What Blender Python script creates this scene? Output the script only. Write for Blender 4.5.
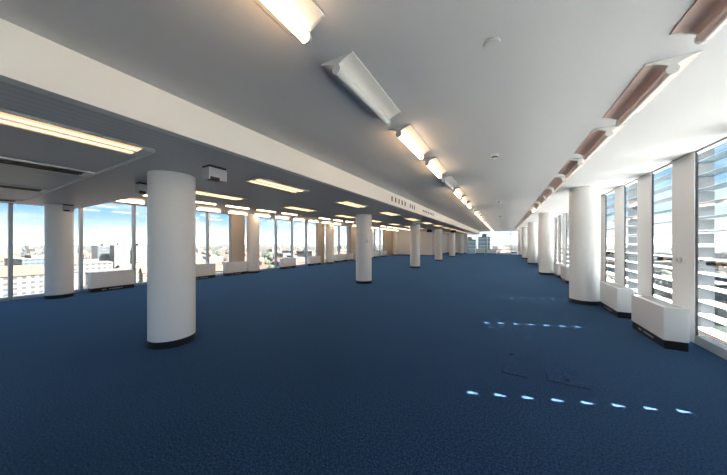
import bpy, bmesh, math, random
from mathutils import Vector, Matrix

for _o in list(bpy.data.objects):
    bpy.data.objects.remove(_o)
SC = bpy.context.scene
COL = SC.collection
PI = math.pi
R = math.radians

# ------------------------------------------------------------------ camera
CAMZ = 1.57
cam_d = bpy.data.cameras.new('camera')
cam = bpy.data.objects.new('camera', cam_d)
COL.objects.link(cam)
cam.location = (0, 0, CAMZ)
cam.rotation_euler = (PI / 2, 0, R(29.2))
cam_d.sensor_width = 36
cam_d.lens = 36 * 250 / 727
cam_d.shift_y = 4.5 / 727
cam_d.clip_start = .05
cam_d.clip_end = 20000
SC.camera = cam

# ------------------------------------------------------------------ exposure
SC.view_settings.view_transform = 'Standard'
SC.view_settings.look = 'None'
SC.view_settings.gamma = 1
SC.view_settings.use_curve_mapping = False
SC.view_settings.exposure = 2.72

# ------------------------------------------------------------------ world sky
SKY = .195
w = bpy.data.worlds.new('sky')
SC.world = w
w.use_nodes = True
nt = w.node_tree
nt.nodes.clear()


def N(nt, t, **kw):
    n = nt.nodes.new(t)
    for k, v in kw.items():
        if k == 'inp':
            for a, b in v.items():
                n.inputs[a].default_value = b
        else:
            setattr(n, k, v)
    return n


def ramp(nt, stops):
    n = nt.nodes.new('ShaderNodeValToRGB')
    e = n.color_ramp.elements
    e[0].position, e[0].color = stops[0][0], (*stops[0][1], 1)
    e[1].position, e[1].color = stops[-1][0], (*stops[-1][1], 1)
    for p, c in stops[1:-1]:
        x = e.new(p)
        x.color = (*c, 1)
    return n


tc = N(nt, 'ShaderNodeTexCoord')
sep = N(nt, 'ShaderNodeSeparateXYZ')
nt.links.new(tc.outputs['Generated'], sep.inputs[0])
grad = ramp(nt, [(0.0, (.80, .88, .95)), (.025, (.60, .78, .92)), (.09, (.16, .46, .78)), (.25, (.12, .40, .76)), (.6, (.10, .30, .65)), (1, (.08, .25, .6))])
nt.links.new(sep.outputs['Z'], grad.inputs[0])
mp = N(nt, 'ShaderNodeMapping')
mp.inputs['Scale'].default_value = (2.2, 2.2, 11)
nt.links.new(tc.outputs['Generated'], mp.inputs[0])
noi = N(nt, 'ShaderNodeTexNoise', inp={'Scale': 1.6, 'Detail': 7, 'Roughness': .58})
nt.links.new(mp.outputs[0], noi.inputs['Vector'])
cl = ramp(nt, [(.50, (0, 0, 0)), (.72, (.9, .9, .9))])
nt.links.new(noi.outputs['Fac'], cl.inputs[0])
mixc = N(nt, 'ShaderNodeMixRGB', inp={'Color2': (1.0, 1.0, 1.02, 1)})
nt.links.new(cl.outputs[0], mixc.inputs['Fac'])
nt.links.new(grad.outputs[0], mixc.inputs['Color1'])
bg = N(nt, 'ShaderNodeBackground', inp={'Strength': SKY})
nt.links.new(mixc.outputs[0], bg.inputs['Color'])
wo = N(nt, 'ShaderNodeOutputWorld')
nt.links.new(bg.outputs[0], wo.inputs[0])

# ------------------------------------------------------------------ sun
SUN_EL = R(41.6)
sun_dir = Vector((.938 * math.cos(SUN_EL), .347 * math.cos(SUN_EL), math.sin(SUN_EL)))  # towards the sun
sd = bpy.data.lights.new('sun', 'SUN')
sd.energy = 15
sd.angle = R(.35)
sd.color = (1, .94, .86)
so = bpy.data.objects.new('sun', sd)
COL.objects.link(so)
so.rotation_euler = sun_dir.to_track_quat('Z', 'Y').to_euler()
so.location = (40, 20, 60)


# ------------------------------------------------------------------ materials
def mat(name):
    m = bpy.data.materials.new(name)
    m.use_nodes = True
    m.node_tree.nodes.clear()
    return m, m.node_tree


def pbr(name, col, rough=.5, metal=0, noise=0, nscale=20, bump=0, bscale=200, spec=.5, coat=0):
    m, t = mat(name)
    p = N(t, 'ShaderNodeBsdfPrincipled', inp={'Base Color': (*col, 1), 'Roughness': rough, 'Metallic': metal, 'Specular IOR Level': spec, 'Coat Weight': coat})
    o = N(t, 'ShaderNodeOutputMaterial')
    t.links.new(p.outputs[0], o.inputs[0])
    if noise or bump:
        c = N(t, 'ShaderNodeTexCoord')
    if noise:
        n = N(t, 'ShaderNodeTexNoise', inp={'Scale': nscale, 'Detail': 4})
        t.links.new(c.outputs['Object'], n.inputs['Vector'])
        r = ramp(t, [(.3, tuple(max(0, x * (1 - noise)) for x in col)), (.7, tuple(min(1, x * (1 + noise)) for x in col))])
        t.links.new(n.outputs['Fac'], r.inputs[0])
        t.links.new(r.outputs[0], p.inputs['Base Color'])
    if bump:
        n2 = N(t, 'ShaderNodeTexNoise', inp={'Scale': bscale, 'Detail': 2})
        t.links.new(c.outputs['Object'], n2.inputs['Vector'])
        b = N(t, 'ShaderNodeBump', inp={'Strength': bump, 'Distance': .01})
        t.links.new(n2.outputs['Fac'], b.inputs['Height'])
        t.links.new(b.outputs[0], p.inputs['Normal'])
    return m


def emis(name, col, s):
    m, t = mat(name)
    e = N(t, 'ShaderNodeEmission', inp={'Color': (*col, 1), 'Strength': s})
    o = N(t, 'ShaderNodeOutputMaterial')
    t.links.new(e.outputs[0], o.inputs[0])
    return m


def glass(name, tint=(.97, .985, .985), k=1.0):
    m, t = mat(name)
    tr = N(t, 'ShaderNodeBsdfTransparent', inp={'Color': (*tint, 1)})
    gl = N(t, 'ShaderNodeBsdfGlossy', inp={'Roughness': .01})
    f = N(t, 'ShaderNodeLayerWeight', inp={'Blend': .5})
    pw = N(t, 'ShaderNodeMath', operation='POWER', inp={1: 4.5})
    mu = N(t, 'ShaderNodeMath', operation='MULTIPLY_ADD', inp={1: .5 * k, 2: .035 * k})
    mx = N(t, 'ShaderNodeMixShader')
    o = N(t, 'ShaderNodeOutputMaterial')
    t.links.new(f.outputs['Facing'], pw.inputs[0])
    t.links.new(pw.outputs[0], mu.inputs[0])
    t.links.new(mu.outputs[0], mx.inputs[0])
    t.links.new(tr.outputs[0], mx.inputs[1])
    t.links.new(gl.outputs[0], mx.inputs[2])
    t.links.new(mx.outputs[0], o.inputs[0])
    return m


def carpet_mat():
    m, t = mat('blue_carpet')
    c = N(t, 'ShaderNodeTexCoord')
    n = N(t, 'ShaderNodeTexNoise', inp={'Scale': 65, 'Detail': 6, 'Roughness': .8})
    n2 = N(t, 'ShaderNodeTexNoise', inp={'Scale': .55, 'Detail': 3})
    t.links.new(c.outputs['Object'], n.inputs['Vector'])
    t.links.new(c.outputs['Object'], n2.inputs['Vector'])
    r = ramp(t, [(.36, (.002, .009, .028)), (.5, (.016, .043, .108)), (.64, (.060, .112, .225))])
    t.links.new(n.outputs['Fac'], r.inputs[0])
    hs = N(t, 'ShaderNodeMixRGB', blend_type='MULTIPLY', inp={'Fac': 1})
    r2 = ramp(t, [(.3, (.86, .86, .88)), (.7, (1.08, 1.08, 1.06))])
    t.links.new(n2.outputs['Fac'], r2.inputs[0])
    t.links.new(r.outputs[0], hs.inputs[1])
    t.links.new(r2.outputs[0], hs.inputs[2])
    p = N(t, 'ShaderNodeBsdfPrincipled', inp={'Roughness': 1, 'Specular IOR Level': .04, 'Sheen Weight': .42, 'Sheen Roughness': .4, 'Sheen Tint': (.30, .62, 1, 1)})
    t.links.new(hs.outputs[0], p.inputs['Base Color'])
    b = N(t, 'ShaderNodeBump', inp={'Strength': .5, 'Distance': .006})
    t.links.new(n.outputs['Fac'], b.inputs['Height'])
    t.links.new(b.outputs[0], p.inputs['Normal'])
    o = N(t, 'ShaderNodeOutputMaterial')
    t.links.new(p.outputs[0], o.inputs[0])
    return m


def plank_mat():
    """metal plank ceiling, planks running along the hall"""
    m, t = mat('grey_metal_plank_ceiling')
    c = N(t, 'ShaderNodeTexCoord')
    s = N(t, 'ShaderNodeSeparateXYZ')
    t.links.new(c.outputs['Object'], s.inputs[0])
    a = N(t, 'ShaderNodeMath', operation='MULTIPLY', inp={1: 1 / .1})
    f = N(t, 'ShaderNodeMath', operation='FRACT')
    t.links.new(s.outputs['X'], a.inputs[0])
    t.links.new(a.outputs[0], f.inputs[0])
    r = ramp(t, [(0, (.42, .43, .45)), (.05, (.42, .43, .45)), (.09, (.65, .66, .68)), (.97, (.67, .68, .70)), (1, (.5, .5, .52))])
    t.links.new(f.outputs[0], r.inputs[0])
    p = N(t, 'ShaderNodeBsdfPrincipled', inp={'Roughness': .45, 'Specular IOR Level': .4})
    t.links.new(r.outputs[0], p.inputs['Base Color'])
    o = N(t, 'ShaderNodeOutputMaterial')
    t.links.new(p.outputs[0], o.inputs[0])
    return m


def haze_mat():
    m, t = mat('city_haze')
    v = N(t, 'ShaderNodeVolumeScatter', inp={'Color': (.80, .90, 1.0, 1), 'Density': .00006, 'Anisotropy': .25})
    o = N(t, 'ShaderNodeOutputMaterial')
    t.links.new(v.outputs[0], o.inputs['Volume'])
    return m


def facade_mat(name, wall, win, sx, sz, fx=.55, fz=.5, rough=.5):
    """windows in a regular grid on a facade, in object space"""
    m, t = mat(name)
    c = N(t, 'ShaderNodeTexCoord')
    s = N(t, 'ShaderNodeSeparateXYZ')
    t.links.new(c.outputs['Object'], s.inputs[0])
    ad = N(t, 'ShaderNodeMath', operation='ADD')
    t.links.new(s.outputs['X'], ad.inputs[0])
    t.links.new(s.outputs['Y'], ad.inputs[1])
    outs = []
    for src, sc, fr in ((ad.outputs[0], sx, fx), (s.outputs['Z'], sz, fz)):
        a = N(t, 'ShaderNodeMath', operation='DIVIDE', inp={1: sc})
        f = N(t, 'ShaderNodeMath', operation='FRACT')
        g = N(t, 'ShaderNodeMath', operation='LESS_THAN', inp={1: fr})
        t.links.new(src, a.inputs[0])
        t.links.new(a.outputs[0], f.inputs[0])
        t.links.new(f.outputs[0], g.inputs[0])
        outs.append(g)
    mu = N(t, 'ShaderNodeMath', operation='MULTIPLY')
    t.links.new(outs[0].outputs[0], mu.inputs[0])
    t.links.new(outs[1].outputs[0], mu.inputs[1])
    mx = N(t, 'ShaderNodeMixRGB', inp={'Color1': (*wall, 1), 'Color2': (*win, 1)})
    t.links.new(mu.outputs[0], mx.inputs[0])
    p = N(t, 'ShaderNodeBsdfPrincipled', inp={'Roughness': rough})
    t.links.new(mx.outputs[0], p.inputs['Base Color'])
    o = N(t, 'ShaderNodeOutputMaterial')
    t.links.new(p.outputs[0], o.inputs[0])
    return m


def ground_mat():
    m, t = mat('city_ground')
    c = N(t, 'ShaderNodeTexCoord')
    n = N(t, 'ShaderNodeTexNoise', inp={'Scale': .012, 'Detail': 9, 'Roughness': .72})
    v = N(t, 'ShaderNodeTexVoronoi', inp={'Scale': .045})
    t.links.new(c.outputs['Object'], n.inputs['Vector'])
    t.links.new(c.outputs['Object'], v.inputs['Vector'])
    r = ramp(t, [(.38, (0.0114, 0.0194, 0.0080)), (.48, (0.0296, 0.0319, 0.0274)), (.56, (0.0456, 0.0433, 0.0410)), (.66, (0.0502, 0.0319, 0.0251))])
    t.links.new(n.outputs['Fac'], r.inputs[0])
    mx = N(t, 'ShaderNodeMixRGB', blend_type='MULTIPLY', inp={'Fac': .5})
    t.links.new(r.outputs[0], mx.inputs[1])
    t.links.new(v.outputs['Color'], mx.inputs[2])
    p = N(t, 'ShaderNodeBsdfDiffuse')
    t.links.new(mx.outputs[0], p.inputs['Color'])
    o = N(t, 'ShaderNodeOutputMaterial')
    t.links.new(p.outputs[0], o.inputs[0])
    return m


M = dict(
    carpet=carpet_mat(), plank=plank_mat(), haze=haze_mat(), blade=pbr('white_fritted_glass', (.52, .54, .55), .6), bladeglass=pbr('blue_louvre_glass', (.06, .11, .15), .15, spec=.5), ground=ground_mat(),
    ceil=pbr('white_ceiling_paint', (.66, .66, .66), .75, bump=.05, bscale=60),
    beam=pbr('cream_beam_paint', (.90, .885, .84), .6),
    wall=pbr('white_wall_paint', (.93, .93, .93), .6),
    pier=pbr('beige_panel', (.50, .45, .39), .6),
    column=pbr('white_column_paint', (.90, .90, .89), .45, noise=.015, nscale=1.5),
    black=pbr('black_skirting', (.012, .013, .018), .45),
    frame=pbr('white_window_frame', (0.468, 0.480, 0.492), .4),
    mull=pbr('grey_aluminium_mullion', (.46, .48, .50), .4, .3),
    dark=pbr('dark_gasket', (.03, .035, .04), .5),
    radiator=pbr('white_enamel', (.90, .90, .90), .4),
    grille=pbr('aluminium_grille', (.55, .56, .57), .4, .6),
    white=pbr('white_plastic', (.82, .82, .80), .4),
    greyp=pbr('grey_plastic', (.52, .53, .54), .5),
    reflector=pbr('white_reflector', (.80, .77, .72), .35),
    bronze=pbr('bronze_reflector', (.86, .64, .56), .45, .0),
    bronzet=pbr('pale_bronze_tube', (.88, .74, .68), .4, .3),
    tube=pbr('tube_shield_off', (.74, .73, .70), .35),
    lit=emis('lit_tube', (1, .68, .41), 2.6),
    fluor=emis('fluorescent_tube', (1, .62, .31), .5),
    panel=emis('lit_diffuser', (1, .60, .31), .2),
    olive=pbr('dark_olive_diffuser', (.12, .105, .075), .4),
    brass=pbr('brass', (.75, .53, .2), .3, .9),
    steel=pbr('grey_bracket_paint', (.13, .145, .16), .5),
    glass=glass('window_glass', k=1.0),
    seam=pbr('dark_carpet_seam', (.006, .008, .011), .9),
    rooftile=pbr('red_roof_tiles', (0.0659, 0.0291, 0.0194), .8, noise=.25, nscale=.3),
    roofgrey=pbr('grey_flat_roof', (0.0427, 0.0427, 0.0427), .8, noise=.2, nscale=.2),
    fwhite=facade_mat('white_facade', (0.0581, 0.0562, 0.0542), (0.0116, 0.0136, 0.0155), 3.2, 3.1),
    fglass=facade_mat('grey_glass_facade', (0.0368, 0.0407, 0.0445), (0.0194, 0.0252, 0.0310), 200, 3.3, 1, .55, .3),
    fblue=facade_mat('blue_glass_facade', (0.0465, 0.0524, 0.0562), (0.0155, 0.0291, 0.0388), 3, 3.2, .8, .6, .2),
    fteal=facade_mat('teal_glass_facade', (.12, .19, .20), (.07, .15, .17), 2.2, 3.4, .8, .85, .2),
    fslab=facade_mat('white_slab_facade', (0.0698, 0.0698, 0.0678), (0.0155, 0.0174, 0.0194), 9, 3.3, .3, .5),
    fcream=facade_mat('cream_facade', (0.0581, 0.0504, 0.0407), (0.0136, 0.0136, 0.0136), 3, 3),
    leaf=pbr('tree_leaves', (0.0106, 0.0184, 0.0058), .9, noise=.5, nscale=.7),
    bark=pbr('tree_bark', (.10, .07, .05), .9),
    hill=pbr('distant_hills', (0.0310, 0.0388, 0.0485), 1, noise=.15, nscale=.002),  # blue-grey base colour has distance haze mixed in
)


# ------------------------------------------------------------------ mesh helpers
class MB:
    def __init__(s):
        s.v, s.f, s.mi, s.cur, s.smooth = [], [], [], 0, []

    def add(s, vs, fs, smooth=False):
        b = len(s.v)
        s.v += [tuple(v) for v in vs]
        for f in fs:
            s.f.append(tuple(i + b for i in f))
            s.mi.append(s.cur)
            s.smooth.append(smooth)
        return s

    def box(s, x0, x1, y0, y1, z0, z1):
        vs = [(x, y, z) for z in (z0, z1) for y in (y0, y1) for x in (x0, x1)]
        return s.add(vs, [(0, 2, 3, 1), (4, 5, 7, 6), (0, 1, 5, 4), (2, 6, 7, 3), (0, 4, 6, 2), (1, 3, 7, 5)])

    def bbox(s, x0, x1, y0, y1, z0, z1, b):
        """box with all edges chamfered by b"""
        bm = bmesh.new()
        r = bmesh.ops.create_cube(bm, size=1)
        for v in bm.verts:
            v.co = Vector(((x0 + x1) / 2 + v.co.x * (x1 - x0), (y0 + y1) / 2 + v.co.y * (y1 - y0), (z0 + z1) / 2 + v.co.z * (z1 - z0)))
        bmesh.ops.bevel(bm, geom=list(bm.edges), offset=b, segments=2, affect='EDGES', profile=.5)
        bm.verts.index_update()
        s.add([v.co[:] for v in bm.verts], [[v.index for v in f.verts] for f in bm.faces])
        bm.free()
        return s

    def prism(s, prof, a0, a1, axis='y', closed=True, smooth=False, caps=True):
        """profile (p,q) swept along axis from a0 to a1; y: p=x,q=z; z: p=x,q=y; x: p=y,q=z"""
        def P(p, q, a):
            return {'y': (p, a, q), 'z': (p, q, a), 'x': (a, p, q)}[axis]
        n = len(prof)
        vs = [P(p, q, a0) for p, q in prof] + [P(p, q, a1) for p, q in prof]
        fs = [(i, (i + 1) % n, n + (i + 1) % n, n + i) for i in range(n if closed else n - 1)]
        s.add(vs, fs, smooth)
        if caps and closed:
            s.add([P(p, q, a0) for p, q in prof], [tuple(range(n))[::-1]])
            s.add([P(p, q, a1) for p, q in prof], [tuple(range(n))])
        return s

    def cyl(s, c, r, a0, a1, axis='z', n=32, r2=None):
        cx, cy = c
        r2 = r if r2 is None else r2
        def P(p, q, a):
            return {'y': (p, a, q), 'z': (p, q, a), 'x': (a, p, q)}[axis]
        vs = [P(cx + r * math.cos(2 * PI * i / n), cy + r * math.sin(2 * PI * i / n), a0) for i in range(n)]
        vs += [P(cx + r2 * math.cos(2 * PI * i / n), cy + r2 * math.sin(2 * PI * i / n), a1) for i in range(n)]
        s.add(vs, [(i, (i + 1) % n, n + (i + 1) % n, n + i) for i in range(n)], True)
        s.add(vs[:n], [tuple(range(n))[::-1]])
        s.add(vs[n:], [tuple(range(n))])
        return s

    def blob(s, c, rx, ry, rz, rnd, sub=2, j=.18):
        bm = bmesh.new()
        bmesh.ops.create_icosphere(bm, subdivisions=sub, radius=1)
        vs = []
        for v in bm.verts:
            k = 1 + rnd.uniform(-j, j)
            vs.append((c[0] + v.co.x * rx * k, c[1] + v.co.y * ry * k, c[2] + v.co.z * rz * k))
        bm.verts.index_update()
        s.add(vs, [[v.index for v in f.verts] for f in bm.faces], True)
        bm.free()
        return s

    def mesh(s, name, mats):
        me = bpy.data.meshes.new(name)
        me.from_pydata(s.v, [], s.f)
        if not isinstance(mats, (list, tuple)):
            mats = [mats]
        for m in mats:
            me.materials.append(m)
        me.polygons.foreach_set('material_index', s.mi)
        me.polygons.foreach_set('use_smooth', s.smooth)
        bm = bmesh.new()
        bm.from_mesh(me)
        bmesh.ops.recalc_face_normals(bm, faces=bm.faces)
        bm.to_mesh(me)
        bm.free()
        me.update()
        return me

    def build(s, name, mats, parent=None, loc=None):
        o = bpy.data.objects.new(name, s.mesh(name, mats))
        COL.objects.link(o)
        if parent:
            o.parent = parent
        if loc:
            o.location = loc
        return o


def tag(o, label=None, cat=None, group=None, kind=None):
    for k, v in (('label', label), ('category', cat), ('group', group), ('kind', kind)):
        if v:
            o[k] = v
        elif k in o:
            del o[k]
    return o


def empty(name, loc, label, cat, group=None, rz=0):
    o = bpy.data.objects.new(name, None)
    o.empty_display_size = .1
    COL.objects.link(o)
    o.location = loc
    o.rotation_euler = (0, 0, rz)
    return tag(o, label, cat, group)


KIDS = {}


def children(o):
    return [c for c in COL.objects if c.parent == o]


def copy_tree(o, parent=None):
    if o.name not in KIDS:
        KIDS[o.name] = children(o)
    c = o.copy()
    COL.objects.link(c)
    if parent:
        c.parent = parent
    for k in KIDS[o.name]:
        copy_tree(k, c)
    return c


def clone(o, loc, label, group=None, rz=None):
    c = copy_tree(o)
    c.location = loc
    if rz is not None:
        c.rotation_euler = (0, 0, rz)
    c['label'] = label
    if group:
        c['group'] = group
    return c


def struct(o, label=None):
    o['kind'] = 'structure'
    if label:
        o['label'] = label
    return o


ORD = ['first', 'second', 'third', 'fourth', 'fifth', 'sixth', 'seventh', 'eighth', 'ninth', 'tenth', 'eleventh', 'twelfth', 'thirteenth',
       'fourteenth', 'fifteenth', 'sixteenth', 'seventeenth', 'eighteenth', 'nineteenth', 'twentieth', 'twenty-first', 'twenty-second',
       'twenty-third', 'twenty-fourth', 'twenty-fifth', 'twenty-sixth', 'twenty-seventh', 'twenty-eighth', 'twenty-ninth', 'thirtieth']

# ------------------------------------------------------------------ setting
XL, XR = -11.72, 2.58         # left glass line, right pier face
YB, YE = -6.5, 36.3           # wall behind the camera, end glazing
ZC, ZD = 2.97, 2.62           # main ceiling, lowered ceiling
XBEAM, XDROP, YDROP = -2.745, -6.9, 2.5

struct(MB().box(-12.1, 2.72, YB - .2, YE + .3, -.3, 0).build('floor', M['carpet']), 'blue office carpet covering the whole floor')
struct(MB().box(-12.1, 2.72, YB - .2, YE + .3, ZC, ZC + .35).build('ceiling', M['ceil']), 'smooth white main ceiling')
b = MB().box(XDROP, XBEAM - .1, YDROP, YE, ZD, ZC).box(XL - .05, XBEAM - .1, YB, YDROP, ZD, ZC)
struct(b.build('ceiling_lowered', M['plank']), 'lowered grey metal plank ceiling left of the beam')
struct(MB().box(XBEAM - .1, XBEAM, YB, YE, ZD - .004, ZC).build('ceiling_beam', M['beam']), 'long cream beam face beside the lowered ceiling')
struct(MB().box(-11.2, -3.52, 1.325, 1.35, ZD - .02, ZD).build('trim_1', M['wall']), 'thin white joint strip across the lowered ceiling')
for i in range(11):  # unseen glazed back wall, added so daylight fills the hall
    f = MB()
    x0 = XL + 1.3 * i
    f.box(x0 - .035, x0 + .035, YB - .1, YB + .05, 0, ZC).box(x0 + .035, x0 + 1.265, YB - .06, YB, 0, .1).box(x0 + .035, x0 + 1.265, YB - .06, YB, ZC - .06, ZC)
    o = struct(f.build('window_back_%d' % (i + 1), M['mull']))
    MB().box(x0 + .035, x0 + 1.265, YB - .03, YB - .025, .1, ZC - .06).build('pane', M['glass'], o)
# far left: solid end bay
struct(MB().box(-12.1, XDROP, 28.0, 28.2, 0, ZC).build('wall_far_left', M['wall']), 'white wall closing the window hall at the far left')
struct(MB().box(XDROP - .2, XDROP, 28.2, YE + .3, 0, ZC).build('wall_return', M['wall']), 'white return wall at the far left')
struct(MB().box(XDROP, -4.25, YE, YE + .25, 0, ZC).build('wall_end', M['wall']), 'white end wall left of the end glazing')
struct(MB().box(-12.0, XDROP - .0, 27.985, 28.0, 0, .1).box(XDROP, XDROP + .015, 28.0, YE, 0, .1).box(XDROP, -4.25, YE - .015, YE, 0, .1).build('baseboard_far', M['black']))

# left glazing : one window per bay of 1.3 m
PIER_L = [(7.45, 8.15), (13.95, 14.65), (18.3, 19.6), (25.3, 27.7)]
glassL = MB().box(XL - .006, XL + .006, .035, 1.265, .07, ZC - .05)
frameL = MB()
frameL.cur = 0
frameL.box(XL - .07, XL + .09, -.035, .035, 0, ZC)          # mullion
frameL.cur = 1
frameL.box(XL - .05, XL + .05, .035, 1.265, ZC - .06, ZC)   # head
frameL.box(XL - .07, XL + .17, .035, 1.265, 0, .07)         # sill curb
fl = glassL.mesh('pane', M['glass'])
fm = frameL.mesh('window', [M['mull'], M['frame']])
nwin = 0
yy = -5.25
while yy < 27.9:
    nwin += 1
    o = bpy.data.objects.new('window_%d' % nwin, fm)
    COL.objects.link(o)
    o.location = (0, yy, 0)
    struct(o)
    p = bpy.data.objects.new('pane', fl)
    COL.objects.link(p)
    p.parent = o
    yy += 1.3
struct(MB().box(-12.1, XL - .05, YB, -5.28, 0, ZC).build('wall_left', M['wall']))
for i, (a, c) in enumerate(PIER_L):
    struct(MB().box(XL + .02, XL + .25, a, c, 0, ZC).build('wall_pier' if i == 0 else 'wall_pier.%03d' % i, M['pier']), 'beige panel between the left windows')

# right wall : piers 0.58 wide, windows 0.72 wide, every 1.3 m
W0, WW = 6.46, .72            # near jamb of the window behind the first radiator, window width
k0, k1 = -9, 22
pier = MB().bbox(XR, XR + .035, 0, 1.3 - WW, 0, ZC, .004)
pm = pier.mesh('wall_right', M['wall'])
fr = MB()
fr.cur = 1
fr.box(XR + .015, XR + .035, 0, .012, .13, ZC)
fr.box(XR + .015, XR + .035, WW - .018, WW, .13, ZC)
fr.cur = 0
fr.box(XR + .01, XR + .035, .012, WW - .018, ZC - .03, ZC)
fr.box(XR + .01, XR + .13, 0, WW, 0, .13)
frm = fr.mesh('window_right', [M['frame'], M['dark']])
gm = MB().box(XR + .026, XR + .030, .012, WW - .018, .13, ZC - .03).mesh('pane', M['glass'])
# handle : black knob on a stay with a brass block
for k in range(k0, k1 + 1):
    y = W0 + 1.3 * k
    nwin += 1
    o = bpy.data.objects.new('wall_right' if k == k0 else 'wall_right.%03d' % (k - k0), pm)
    COL.objects.link(o)
    o.location = (0, y + WW, 0)
    struct(o)
    o = bpy.data.objects.new('window_%d' % nwin, frm)
    COL.objects.link(o)
    o.location = (0, y, 0)
    struct(o)
    p = bpy.data.objects.new('pane', gm)
    COL.objects.link(p)
    p.parent = o

# end glazing
EX = [-4.25, -3.12, -1.8, -.48, .84, 2.5]
for i in range(5):
    nwin += 1
    x0, x1 = EX[i], EX[i + 1]
    f = MB()
    f.box(x0 - .03, x0 + .03, YE - .04, YE + .1, 0, ZC)
    for z in (.0, .62, 1.05, 1.55, 2.05, 2.55, 2.92):
        f.box(x0 + .03, x1 - .03, YE, YE + .06, z, z + .05)
    o = struct(f.build('window_%d' % nwin, M['mull']))
    MB().box(x0 + .03, x1 - .03, YE + .025, YE + .035, .05, ZC - .05).build('pane', M['glass'], o)
struct(MB().box(2.5, 2.72, YE - .4, YE + .3, 0, ZC).build('wall_end_right', M['wall']))

# ------------------------------------------------------------------ columns
def make_column(h, loc, label):
    t = empty('column', loc, label, 'column', 'white round columns')
    MB().cyl((0, 0), .305, .1, h, n=48).build('shaft', M['column'], t)
    MB().cyl((0, 0), .312, 0, .1, n=48).build('base_ring', M['black'], t)
    return t


ROWS = [1.93 + 6.5 * i for i in range(6)]
cmid = make_column(ZD, (-4.57, 1.98, 0), 'big nearest white round column, left of the middle of the hall')
for i in range(1, 6):
    clone(cmid, (-4.68 - .02 * i, ROWS[i], 0), '%s white round column from the camera in the row under the lowered ceiling' % ORD[i])
cright = make_column(ZC, (1.83, ROWS[1], 0), 'nearest white round column of the right row, before the slatted windows')
for i in range(2, 6):
    clone(cright, (1.83, ROWS[i], 0), '%s white round column from the camera in the right row by the windows' % ORD[i - 1])
cl0 = clone(cmid, (-11.02, ROWS[0] + .06, 0), 'leftmost white round column, before blue sky at the left windows')
cl0.scale = (.88, .88, 1)
cl1 = clone(cright, (-11.2, ROWS[1], 0), 'white round column at the left windows, second from the left edge')
for i in range(2, 5):
    clone(cright, (-11.2, ROWS[i] - (.25 if i == 4 else 0), 0), '%s white round column along the left windows counted from the camera' % ORD[i])

# ------------------------------------------------------------------ luminaires, gull-wing on the main ceiling
TZ, TR = -.088, .033


def wing_profile():
    up = [(.145, -.004), (.125, -.009), (.1, -.016), (.075, -.025), (.052, -.036), (.030, -.050), (.012, -.062)]
    lo = [(x - .0035, z - .004) for x, z in up[1:]]
    lo = [(.145, -.0085)] + lo
    right = lo
    pts_low = [(-x, z) for x, z in right] + right[::-1]
    top = [(.145, 0), (-.145, 0)]
    return pts_low + top


def make_gull(style, loc, label, group):
    """style lit / off / bronze; root at the ceiling, at the lamp's near end; runs 1 m along +y"""
    t = empty('ceiling_lamp', loc, label, 'ceiling lamp', group)
    mw = M['bronze'] if style == 'bronze' else M['reflector']
    mtu = {'lit': M['lit'], 'off': M['tube'], 'bronze': M['bronzet']}[style]
    MB().prism(wing_profile(), 0.004, .966, 'y').build('reflector', mw, t)
    MB().cyl((0, TZ), TR, .02, .95, 'y', 20).build('tube', mtu, t)
    for y0, y1 in ((-.004, .012), (.958, .974)):
        e = MB()
        e.cyl((0, TZ), TR + .004, y0, y1, 'y', 20)
        e.prism([(x * 1.0, z - .002) for x, z in wing_profile()], y0, y1, 'y')
        e.build('end_cap', M['white'] if style != 'lit' else M['greyp'], t)
    return t


g_lit = g_off = g_br = None
STY = {}


def gull(style, loc, label, group):
    if style not in STY:
        STY[style] = make_gull(style, loc, label, group)
        return STY[style]
    return clone(STY[style], loc, label, group)


for k in range(0, 27):
    st = 'off' if k in (1, 4, 8, 13, 19) else 'lit'
    gull(st, (-1.108, .26 + 1.3 * k, ZC), '%s %s gull-wing ceiling lamp from the camera, left of the aisle' % (ORD[k], 'lit' if st == 'lit' else 'unlit white'), 'gull-wing lamps left of the aisle')
for k in range(1, 27):
    st = 'lit' if k in (9,) else 'bronze'
    gull(st, (1.122, .20 + 1.3 * k, ZC), '%s %s ceiling lamp from the camera in the right row near the slatted windows' % (ORD[k - 1], 'lit' if st == 'lit' else 'unlit bronze'), 'bronze lamps right of the aisle')
for k in range(2, 21):
    st = 'off' if k in (7, 13) else 'lit'
    gull(st, (-8.7, .2 + 1.3 * k, ZC), '%s %s lamp from the camera, inner row on the high ceiling by the left windows' % (ORD[k - 2], 'lit' if st == 'lit' else 'unlit'), 'lamps in the inner row by the left windows')
    st = 'off' if k in (3, 12) else 'lit'
    gull(st, (-10.6, .2 + 1.3 * k, ZC), '%s %s lamp from the camera, outer row on the high ceiling along the left windows' % (ORD[k - 2], 'lit' if st == 'lit' else 'unlit'), 'lamps in the outer row by the left windows')


# ------------------------------------------------------------------ luminaires, linear in the lowered ceiling
def make_trough(lit, loc, label, group):
    t = empty('linear_lamp', loc, label, 'ceiling lamp', group)
    hw = .2
    f = MB()
    f.box(-hw, -hw + .02, 0, 1.2, -.022, 0).box(hw - .02, hw, 0, 1.2, -.022, 0)
    f.box(-hw + .02, hw - .02, 0, .02, -.022, 0)
    f.build('frame', M['greyp'] if lit else M['white'], t)
    d = MB().box(-hw + .02, hw - .02, .02, 1.1, -.012, -.001)
    d.build('diffuser', M['panel'] if lit else M['olive'], t)
    MB().box(-.010, .010, .02, 1.1, -.03, -.012).build('centre_rib', M['reflector'] if lit else M['olive'], t)
    for x in (-.075, .075):
        MB().cyl((x, -.024), .010, .03, 1.09, 'y', 10).build('tube', M['fluor'] if lit else M['olive'], t)
    e = MB().bbox(-hw + .02, hw - .02, 1.1, 1.2, -.026, -.0005, .006)
    e.build('end_plate', M['white'], t)
    return t


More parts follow.
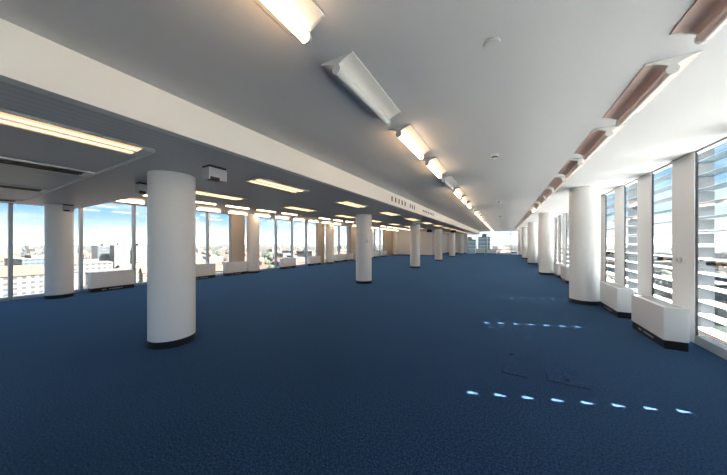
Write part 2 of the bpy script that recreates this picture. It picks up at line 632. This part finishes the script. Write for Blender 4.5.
tl = to = None
for k in range(0, 14):
    for X, row in ((-3.64, 'beside the beam'), (-5.57, 'behind the column row')):
        lit = not (X < -5 and k == 0)
        lab = '%s flat linear lamp from the camera in the lowered ceiling row %s' % (ORD[k], row)
        grp = 'flat linear lamps ' + row
        loc = (X, .12 + 2.6 * k, ZD)
        if lit:
            tl = make_trough(True, loc, lab, grp) if tl is None else tl
            if tl['label'] != lab:
                clone(tl, loc, lab, grp)
        else:
            to = make_trough(False, loc, lab, grp)
clone(to, (-8.1, .12, ZD), 'unlit flat linear lamp in the lowered ceiling, middle of three, near the left edge', 'flat unlit lamps')
clone(to, (-10.75, .12, ZD), 'unlit flat linear lamp in the lowered ceiling right above the left windows', 'flat unlit lamps')


# ------------------------------------------------------------------ radiators
def make_radiator(loc, label, group, rz):
    """local: front at x=-0 towards -x, depth .26 to +x, length 1.06 along y"""
    t = empty('radiator', loc, label, 'radiator', group, rz)
    MB().bbox(0, .26, 0, 1.06, .125, .61, .008).build('casing', M['radiator'], t)
    MB().box(.012, .25, .012, 1.048, 0, .125).build('plinth', M['black'], t)
    g = MB()
    for i in range(8):
        y = .32 + .055 * i + (.06 if i > 5 else 0)
        g.box(.006, .012, y, y + .038, .045, .075)
    g.build('vent', M['grille'], t)  # pale tabs stand in for light showing through the plinth vents
    g = MB()
    for i in range(6):
        g.box(.06 + .028 * i, .074 + .028 * i, .06, 1.0, .609, .614)
    g.build('top_grille', M['grille'], t)
    return t


rad = None
RY = [(5.37, 'white radiator box nearest the camera under the slatted right windows'),
      (7.09, 'second white radiator box at the right windows, just before the nearest right column'),
      (11.87, 'white radiator box at the right windows just behind the nearest right column'),
      (13.59, 'white radiator box at the right windows beside the second right column'),
      (2.0, 'white radiator box at the right wall close beside the camera')]
for i in range(2, 5):
    RY += [(5.37 + 6.5 * i, 'white radiator box far along the right wall, halfway between columns %d and %d' % (i + 1, i + 2)),
           (7.09 + 6.5 * i, 'white radiator box far along the right wall, just before right column number %d' % (i + 1))]
for y, lab in RY[:4] + RY[5:]:
    if rad is None:
        rad = make_radiator((2.06, y, 0), lab, 'radiators under the right windows', 0)
    else:
        clone(rad, (2.06, y, 0), lab, 'radiators under the right windows')
LY = [(2.62, 'white radiator box with black plinth before the tower view, right of the leftmost column'),
      (5.4, 'white radiator box at the left windows, partly hidden by the big near column'),
      (6.95, 'white radiator box at the left windows, beside the beige panel and second column'),
      (10.3, 'white radiator box under the bright windows, third bay, left of two'),
      (12.7, 'white radiator box under the bright windows, third bay, right of two'),
      (15.7, 'white radiator box under the left windows, just past the third column'),
      (17.05, 'white radiator box at the far left windows seen left of the slim middle column'),
      (20.0, 'white radiator box at the far left windows, hidden by the middle column'),
      (22.2, 'white radiator box at the far left windows, before the last bright panes'),
      (24.0, 'white radiator box at the far left windows, nearest the beige end panel')]
for y, lab in LY:
    clone(rad, (-11.1, y + 1.06, 0), lab, 'radiators under the left windows', PI)
clone(rad, (-3.1 - .06, YE - .32, 0), 'white radiator box under the end glazing, left of two', 'radiators under the end glazing', -PI / 2).scale = (1, 1.0, 1)
clone(rad, (-1.85, YE - .32, 0), 'white radiator box under the end glazing, right of two', 'radiators under the end glazing', -PI / 2)
for o in list(COL.objects):
    if o.get('group') == 'radiators under the end glazing':
        o.location.y = YE - .34
        o.rotation_euler = (0, 0, PI / 2)
        o.location.x += 1.06


# ------------------------------------------------------------------ window handles on the right windows
def make_handle(loc, label):
    t = empty('window_handle', loc, label, 'window handle', 'handles of the right windows')
    k = MB()
    k.cyl((0, 0), .030, -.055, -.012, 'x', 20, .036)
    k.cyl((0, 0), .022, -.075, -.055, 'x', 20, .030)
    k.build('knob', M['black'], t)
    a = MB().bbox(-.035, -.015, -.02, .035, -.012, .012, .004)
    a.box(-.03, .04, -.10, -.02, -.010, .012)
    a.build('arm', M['black'], t)
    MB().bbox(-.04, .04, -.17, -.10, -.024, .026, .006).build('block', M['brass'], t)
    MB().bbox(-.03, .045, -.20, -.172, -.02, .02, .004).build('stay', M['black'], t)
    return t


hd = None
for k in range(-1, 20):
    if k in (3, 4, 8, 9, 13, 14, 1, 6):
        continue
    y = W0 + 1.3 * k + .30
    lab = {-1: 'dark window handle at the right edge of the picture, in the nearest slatted window',
           0: 'black knob window handle with brass block, before the window above the nearest radiator',
           2: 'black and brass window handle in the slim window beside the nearest right column'}.get(
        k, 'black and brass window handle far down the right wall, %s along from the camera' % ORD[k + 1])
    if hd is None:
        hd = make_handle((XR + .01, y, 1.26), lab)
    else:
        clone(hd, (XR + .01, y, 1.26), lab)

# wall switches on the pier right of the first handle
sw = empty('wall_switch', (XR, 6.22, 1.27), 'pair of white wall switches on the pier beside the black window handle', 'wall switch')
for dy in (-.065, .065):
    p_ = MB().bbox(-.012, 0.002, dy - .05, dy + .05, -.06, .06, .003).build('plate', M['white'], sw)
    MB().bbox(-.017, -.011, dy - .028, dy + .028, -.034, .034, .002).build('rocker', M['greyp'], p_)
th = empty('thermostat', (-4.70 + .8 * .322, ROWS[1] - .6 * .322, 1.60), 'small white thermostat on the right side of the second middle column', 'thermostat', None, R(53))
MB().bbox(-.035, .035, -.02, .02, -.075, .075, .006).build('housing', M['white'], th)
MB().cyl((0, .0), .02, -.03, -.018, 'y', 16).build('dial', M['greyp'], th)

# ------------------------------------------------------------------ boxes under the lowered ceiling
def make_ceiling_box(loc, label):
    t = empty('sensor_box', loc, label, 'ceiling box', 'boxes under the lowered ceiling')
    MB().bbox(-.11, .11, -.15, .15, -.205, -.03, .012).build('housing', M['greyp'], t)
    MB().box(-.10, .10, -.14, .14, -.03, 0).build('mount', M['black'], t)
    MB().bbox(.03, .118, -.13, .02, -.212, -.165, .005).build('lens', M['black'], t)
    return t


cb = make_ceiling_box((-3.55, 2.05, ZD), 'grey box hanging from the lowered ceiling right of the big near column')
cb.scale = (.85, .85, .95)
clone(cb, (-5.62, 1.98, ZD), 'grey box hanging from the lowered ceiling just left of the big near column').scale = (.6, .6, .9)
clone(cb, (-10.75, 2.1, ZD), 'small pale box hanging from the lowered ceiling beside the leftmost column').scale = (.7, .7, .9)
eb = empty('exit_box', (-5.3, 20.6, ZD), 'dark box hanging from the lowered ceiling left of the fourth middle column', 'ceiling box', 'dark boxes under the lowered ceiling')
MB().bbox(-.2, .2, -.06, .06, -.24, -.04, .01).build('housing', M['black'], eb)
MB().box(-.02, .02, -.02, .02, -.04, 0).build('bracket', M['black'], eb)
clone(eb, (-3.75, 22.6, ZD), 'dark box hanging from the lowered ceiling near the fifth middle column')

# ------------------------------------------------------------------ ceiling discs and detectors
t = empty('ceiling_disc', (-.07, 1.98, ZC), 'flat white round cover on the main ceiling nearest the camera', 'ceiling disc')
MB().cyl((0, 0), .05, -.008, 0, n=32, r2=.055).build('cover', M['ceil'], t)
MB().cyl((0, 0), .038, -.011, -.007, n=32).build('cap', M['ceil'], t)
det = empty('smoke_detector', (-.115, 4.54, ZC), 'white smoke detector with dark sides on the main ceiling above the aisle', 'smoke detector', 'detectors along the aisle ceiling')
MB().cyl((0, 0), .058, -.02, 0, n=28).build('base', M['white'], det)
MB().cyl((0, 0), .032, -.055, -.02, n=24, r2=.05).build('chamber', M['white'], det)
MB().cyl((0, 0), .037, -.05, -.028, n=24, r2=.047).build('slot_ring', M['dark'], det)
clone(det, (-.13, 9.7, ZC), 'tiny white smoke detector on the main ceiling, second along the aisle')
clone(det, (-.13, 15.4, ZC), 'tiny white smoke detector on the main ceiling, third and farthest along the aisle')

# ------------------------------------------------------------------ air slots in the beam
def slots(ys, wd, z0, z1, label):
    t = empty('air_vent', (XBEAM, ys[0], (z0 + z1) / 2), label, 'air vent')
    for y in ys:
        MB().bbox(-.0, .006, y - ys[0] - wd / 2, y - ys[0] + wd / 2, (z0 - z1) / 2, (z1 - z0) / 2, .002).build('slot', M['black'], t)


slots([6.56 + .27 * i for i in range(5)], .075, 2.72, 2.86, 'row of five dark air slots in the cream beam face')
slots([8.15 + .22 * i for i in range(3)], .075, 2.72, 2.86, 'row of three dark air slots in the cream beam face')
slots([9.7 + .27 * i for i in range(7)], .12, 2.76, 2.83, 'row of small grey air slots in the cream beam face, farthest along')

# ------------------------------------------------------------------ floor hatches
def hatch(x0, x1, y0, y1, hole, label):
    t = empty('floor_hatch', ((x0 + x1) / 2, (y0 + y1) / 2, 0), label, 'floor hatch', 'floor hatches in the carpet')
    hx, hy = (x1 - x0) / 2, (y1 - y0) / 2
    MB().bbox(-hx, hx, -hy, hy, 0, .004, .001).build('lid', M['carpet'], t)
    g = .010
    s = MB().box(-hx - g, hx + g, -hy - g, -hy, 0, .0045).box(-hx - g, -hx, -hy, -hy + .16, 0, .0045)
    s.build('seam', M['seam'], t)
    for cx, cy, r in hole:
        MB().cyl((cx - (x0 + x1) / 2, cy - (y0 + y1) / 2), r, .004, .006, n=20).build('finger_hole', M['seam'], t)
        if r < .03:
            MB().cyl((cx - (x0 + x1) / 2, cy - (y0 + y1) / 2), r * 2.2, .0035, .0045, n=24).build('outlet_ring', M['carpet'], t)


hatch(.0, .24, 3.45, 4.1, [(.1, 4.05, .034)], 'carpet-covered floor hatch with dark corner seam, left of two between the light dashes')
hatch(.45, .82, 3.5, 4.07, [(.63, 3.6, .028)], 'carpet-covered floor hatch with small black hole, right of two between the light dashes')

# ------------------------------------------------------------------ sun louvres outside the right wall
BX0, BX1, BS, BZ = 2.86, 3.10, .235, .10
GAPY = 6.64


def make_louvre(loc, label):
    t = empty('sun_louvre', loc, label, 'sun louvre', 'sun louvres outside the right windows')
    bl = MB().box(BX0, BX1, .036, 2.6 - .036, .002, .006)  # white top layer, put on to bounce sun up to the ceiling
    bl.cur = 1
    bl = bl.box(BX0, BX1, .036, 2.6 - .036, -.006, .0015).mesh('blade', [M['blade'], M['bladeglass']])
    ar = MB().box(BX0 - .02, BX0 + .14, -.036, .036, -.012, .012).mesh('bracket', M['steel'])
    plate = MB().box(BX0 - .02, BX1, -.036, .036, -.012, .012).mesh('bracket', M['steel'])  # lower brackets widened to shut the gap and block the nearest sun dashes
    fin = MB()
    for i in range(15):
        z = BZ + BS * i
        fin.box(BX0, BX1 - .02, -.14, -.12, z + .03, z + BS - .03)
    fin.box(BX0 - .10, BX0 - .07, -.15, -.11, -.2, 3.45)
    fin.build('post', M['steel'], t)
    for i in range(15):
        for nm, me in (('blade', bl), ('bracket', ar)):
            o = bpy.data.objects.new(nm, plate if nm == 'bracket' and i < 6 else me)
            COL.objects.link(o)
            o.parent = t
            o.location = (0, 0, BZ + BS * i)
    return t


lv = make_louvre((0, GAPY, 0), 'glass sun louvre outside the window above the nearest radiator')
n = 0
for k in range(-4, 12):
    if k == 0:
        continue
    y = GAPY + 2.6 * k
    lab = 'glass sun louvre outside the right windows, behind the camera' if y < 1 else \
        {-1: 'glass sun louvre outside the slatted window at the right edge', 1: 'glass sun louvre outside the slim windows by the nearest right column'}.get(
            k, 'glass sun louvre far along the right windows, %s from the camera' % ORD[k + 1])
    clone(lv, (0, y, 0), lab)
# louvre before the end glazing
t = empty('sun_louvre', (-.9, YE + .5, 0), 'glass sun louvre outside the end glazing', 'sun louvre')
for i in range(12):
    o = MB().box(-3.4, 2.4, -.12, .12, -.006, .006).build('blade', M['bladeglass'], t, (0, 0, BZ + BS * i))

# ------------------------------------------------------------------ city outside
GZ = -33.0
struct(MB().box(-7000, 7000, -7000, 7000, GZ - 1, GZ).build('ground', M['ground']), 'city ground far below the windows')
for _n, _b in (('haze', (-6500, -12.6, -6500, 6500)), ('haze.001', (3.6, 6500, -6500, 6500)), ('haze.002', (-12.6, 3.6, 37.6, 6500))):
    h_ = MB().box(*_b, GZ + .01, 70).build('haze', M['haze'])
    tag(h_, kind='stuff', label='pale summer haze over the city outside the windows', cat='haze')
rnd = random.Random(5)
TAKEN = []


def free(x, y, r):
    if any((x - a) ** 2 + (y - b) ** 2 < (r + c) ** 2 for a, b, c in TAKEN):
        return False
    TAKEN.append((x, y, r))
    return True


def dirpx(x, Zc):
    u = (x - 363.5) / 250
    return Zc * (u * .8729 - .4879), Zc * (.8729 + u * .4879)


def hills():
    b = MB()
    n = 120
    vs = []
    for i in range(n):
        a = R(20) + R(320) * i / (n - 1) - R(90) + R(0)
        h = 20 + 55 * (.5 + .5 * math.sin(i * .31) * math.sin(i * .117 + 1)) + 14 * rnd.random()
        for r, z in ((5200, GZ), (5900, GZ + h), (6800, GZ)):
            vs.append((r * math.cos(a), r * math.sin(a), z))
    fs = []
    for i in range(n - 1):
        for j in range(2):
            fs.append((i * 3 + j, i * 3 + j + 1, i * 3 + j + 4, i * 3 + j + 3))
    b.add(vs, fs, True)
    return struct(b.build('hills', M['hill']), 'low hazy hills on the horizon')


hills()


def building(px, Zc, wd, dp, top, wallm, roof, label, rz=0, off=(0, 0), ridge=5):
    x, y = dirpx(px, Zc)
    t = empty('building', (x + off[0], y + off[1], GZ), label, 'building', None, rz)
    h = top - GZ
    TAKEN.append((x + off[0], y + off[1], math.hypot(wd, dp) / 2 + 1))
    MB().box(-wd / 2, wd / 2, -dp / 2, dp / 2, 0, h).build('walls', M[wallm], t)
    if roof == 'tile':
        b = MB()
        o = .6
        x0, x1, y0, y1 = -wd / 2 - o, wd / 2 + o, -dp / 2 - o, dp / 2 + o
        i = min(wd, dp) / 2
        if wd > dp:
            r0, r1 = (x0 + i, 0, h + ridge), (x1 - i, 0, h + ridge)
            b.add([(x0, y0, h), (x1, y0, h), (x1, y1, h), (x0, y1, h), r0, r1], [(0, 1, 5, 4), (1, 2, 5), (2, 3, 4, 5), (3, 0, 4), (0, 3, 2, 1)])
        else:
            r0, r1 = (0, y0 + i, h + ridge), (0, y1 - i, h + ridge)
            b.add([(x0, y0, h), (x1, y0, h), (x1, y1, h), (x0, y1, h), r0, r1], [(0, 1, 4), (1, 2, 5, 4), (2, 3, 5), (3, 0, 4, 5), (0, 3, 2, 1)])
        b.build('roof', M['rooftile'], t)
    else:
        b = MB().box(-wd / 2 - .3, wd / 2 + .3, -dp / 2 - .3, dp / 2 + .3, h, h + .6)
        b.box(-wd / 5, wd / 6, -dp / 5, dp / 5, h + .6, h + 3)
        b.build('roof', M['roofgrey'], t)
    return t


A0 = R(0)
building(16, 150, 30, 60, -18.5, 'fwhite', 'tile', 'long white house with big red tiled roof, outside the leftmost pane', R(0), (-10, -6), 5.5)
building(3, 240, 22, 30, -16, 'fcream', 'tile', 'red roofed cream house at the left edge behind the long red roof', R(12))
building(38, 215, 30, 26, -12.5, 'fblue', 'flat', 'low blue glass office block left of the leftmost column', R(10))
building(5, 420, 22, 26, -1.0, 'fwhite', 'flat', 'pale high-rise at the left edge of the skyline', R(5))
building(107, 300, 21, 21, -3.6, 'fglass', 'flat', 'grey striped office tower seen above the radiator', R(0))
building(121, 290, 14, 15, -2.8, 'fslab', 'flat', 'white slab tower right of the grey striped tower', R(0))
building(140, 300, 15, 15, -3.4, 'fslab', 'flat', 'white slab block left of the big near column', R(8))
building(90, 210, 26, 24, -16, 'fwhite', 'flat', 'white low block left of the grey striped tower', R(-8))
building(60, 330, 30, 30, -14, 'fwhite', 'flat', 'white block behind the leftmost column', R(4))
building(226, 260, 20, 16, -22, 'fwhite', 'tile', 'red roofed white house in the windows right of the big column', R(20), (0, 0), 4)
building(213, 330, 24, 18, -18, 'fwhite', 'flat', 'pale block among trees right of the big column', R(-15))
building(266, 240, 18, 16, -24, 'fcream', 'tile', 'red roofed house low in the first pane past the second column', R(15), (0, 0), 4)
building(292, 330, 30, 20, -19, 'fwhite', 'flat', 'long pale block outside the third bay of left windows', R(-10))
building(306, 420, 26, 20, -14, 'fcream', 'flat', 'cream block far outside the third bay of left windows', R(25))
building(342, 380, 40, 22, -18, 'fcream', 'tile', 'pinkish roofed block outside the window left of the middle column', R(10), (0, 0), 5)
building(484.5, 210, 9.0, 9, 5.4, 'fteal', 'flat', 'teal glass tower with dark roof outside the end glazing', R(0))
building(470, 210, 9.5, 10, 3.0, 'fteal', 'flat', 'lower teal glass block at the left of the end glazing', R(0))
building(505, 330, 22, 18, -12, 'fcream', 'tile', 'red roofed houses low outside the end glazing', R(30), (0, 0), 5)
building(515, 300, 16, 14, -13, 'fwhite', 'flat', 'pale block low outside the end glazing at right', R(-10))
building(700, 120, 40, 30, -17, 'fblue', 'flat', 'blue glass block below the nearest slatted window', R(10), (14, 0))
building(660, 210, 36, 26, -15, 'fwhite', 'flat', 'pale block below the window above the nearest radiator', R(0))
building(630, 330, 40, 30, -12, 'fblue', 'flat', 'blue grey block far outside the right windows', R(20))

# small far houses and trees
def house_mesh(i):
    b = MB()
    w_, d_, h_ = ((10, 9, 8), (16, 11, 12), (22, 14, 16))[i]
    b.box(-w_ / 2, w_ / 2, -d_ / 2, d_ / 2, 0, h_)
    b.cur = 1
    o = .5
    if i < 2:
        b.add([(-w_ / 2 - o, -d_ / 2 - o, h_), (w_ / 2 + o, -d_ / 2 - o, h_), (w_ / 2 + o, d_ / 2 + o, h_), (-w_ / 2 - o, d_ / 2 + o, h_), (-w_ / 2, 0, h_ + 4), (w_ / 2, 0, h_ + 4)],
              [(0, 1, 5, 4), (2, 3, 4, 5), (1, 2, 5), (3, 0, 4), (0, 3, 2, 1)])
    else:
        b.box(-w_ / 2 - .3, w_ / 2 + .3, -d_ / 2 - .3, d_ / 2 + .3, h_, h_ + .5)
    return b.mesh('house', [M['fwhite'] if i != 1 else M['fcream'], M['rooftile'] if i < 2 else M['roofgrey']])


hm = [house_mesh(i) for i in range(3)]
hlab = ['small pale house with red roof in the distant city', 'cream house with red roof in the distant city', 'pale flat-roofed block in the distant city']
for i in range(620):
    px = rnd.choice((rnd.uniform(-5, 200), rnd.uniform(-5, 150), rnd.uniform(195, 400), rnd.uniform(195, 350), rnd.uniform(465, 740)))
    Zc = 180 * (1 / (1 - rnd.random() * .88)) ** .9 * rnd.uniform(.85, 1.2)
    if px > 640 and Zc < 250:
        Zc += 200
    j = rnd.choice((0, 0, 1, 2))
    x, y = dirpx(px, Zc)
    if not free(x, y, (7.5, 10.5, 13.6)[j]):
        continue
    o = bpy.data.objects.new('house', hm[j])
    COL.objects.link(o)
    o.location = (x, y, GZ)
    o.rotation_euler = (0, 0, rnd.uniform(0, 3))
    tag(o, hlab[j], 'house', ('small red roofed houses of the distant city', 'cream houses of the distant city', 'flat blocks of the distant city')[j])


def tree_mesh(i):
    b = MB()
    r2 = random.Random(i)
    b.cur = 1
    b.cyl((0, 0), .35, 0, 4, n=8, r2=.2)
    b.cur = 0
    for q in range(6):
        b.blob((r2.uniform(-2.4, 2.4), r2.uniform(-2.4, 2.4), r2.uniform(5, 9)), r2.uniform(2, 3.2), r2.uniform(2, 3.2), r2.uniform(1.8, 2.8), r2)
    return b.mesh('tree', [M['leaf'], M['bark']])


tm = [tree_mesh(i) for i in range(3)]
for i in range(420):
    px = rnd.choice((rnd.uniform(-5, 60), rnd.uniform(195, 345), rnd.uniform(195, 345), rnd.uniform(195, 345), rnd.uniform(370, 390), rnd.uniform(490, 720)))
    Zc = 150 * (1 / (1 - rnd.random() * .8)) ** .9 * rnd.uniform(.9, 1.2)
    if px < 60:
        Zc += 120
    j = rnd.randrange(3)
    s = rnd.uniform(.9, 1.6)
    x, y = dirpx(px, Zc)
    if not free(x, y, 5.6 * s):
        continue
    o = bpy.data.objects.new('tree', tm[j])
    COL.objects.link(o)
    o.location = (x, y, GZ)
    o.scale = (s, s, s)
    o.rotation_euler = (0, 0, rnd.uniform(0, 6))
    tag(o, 'round leafy green tree among the houses of the distant city', 'tree', 'trees of the distant city')
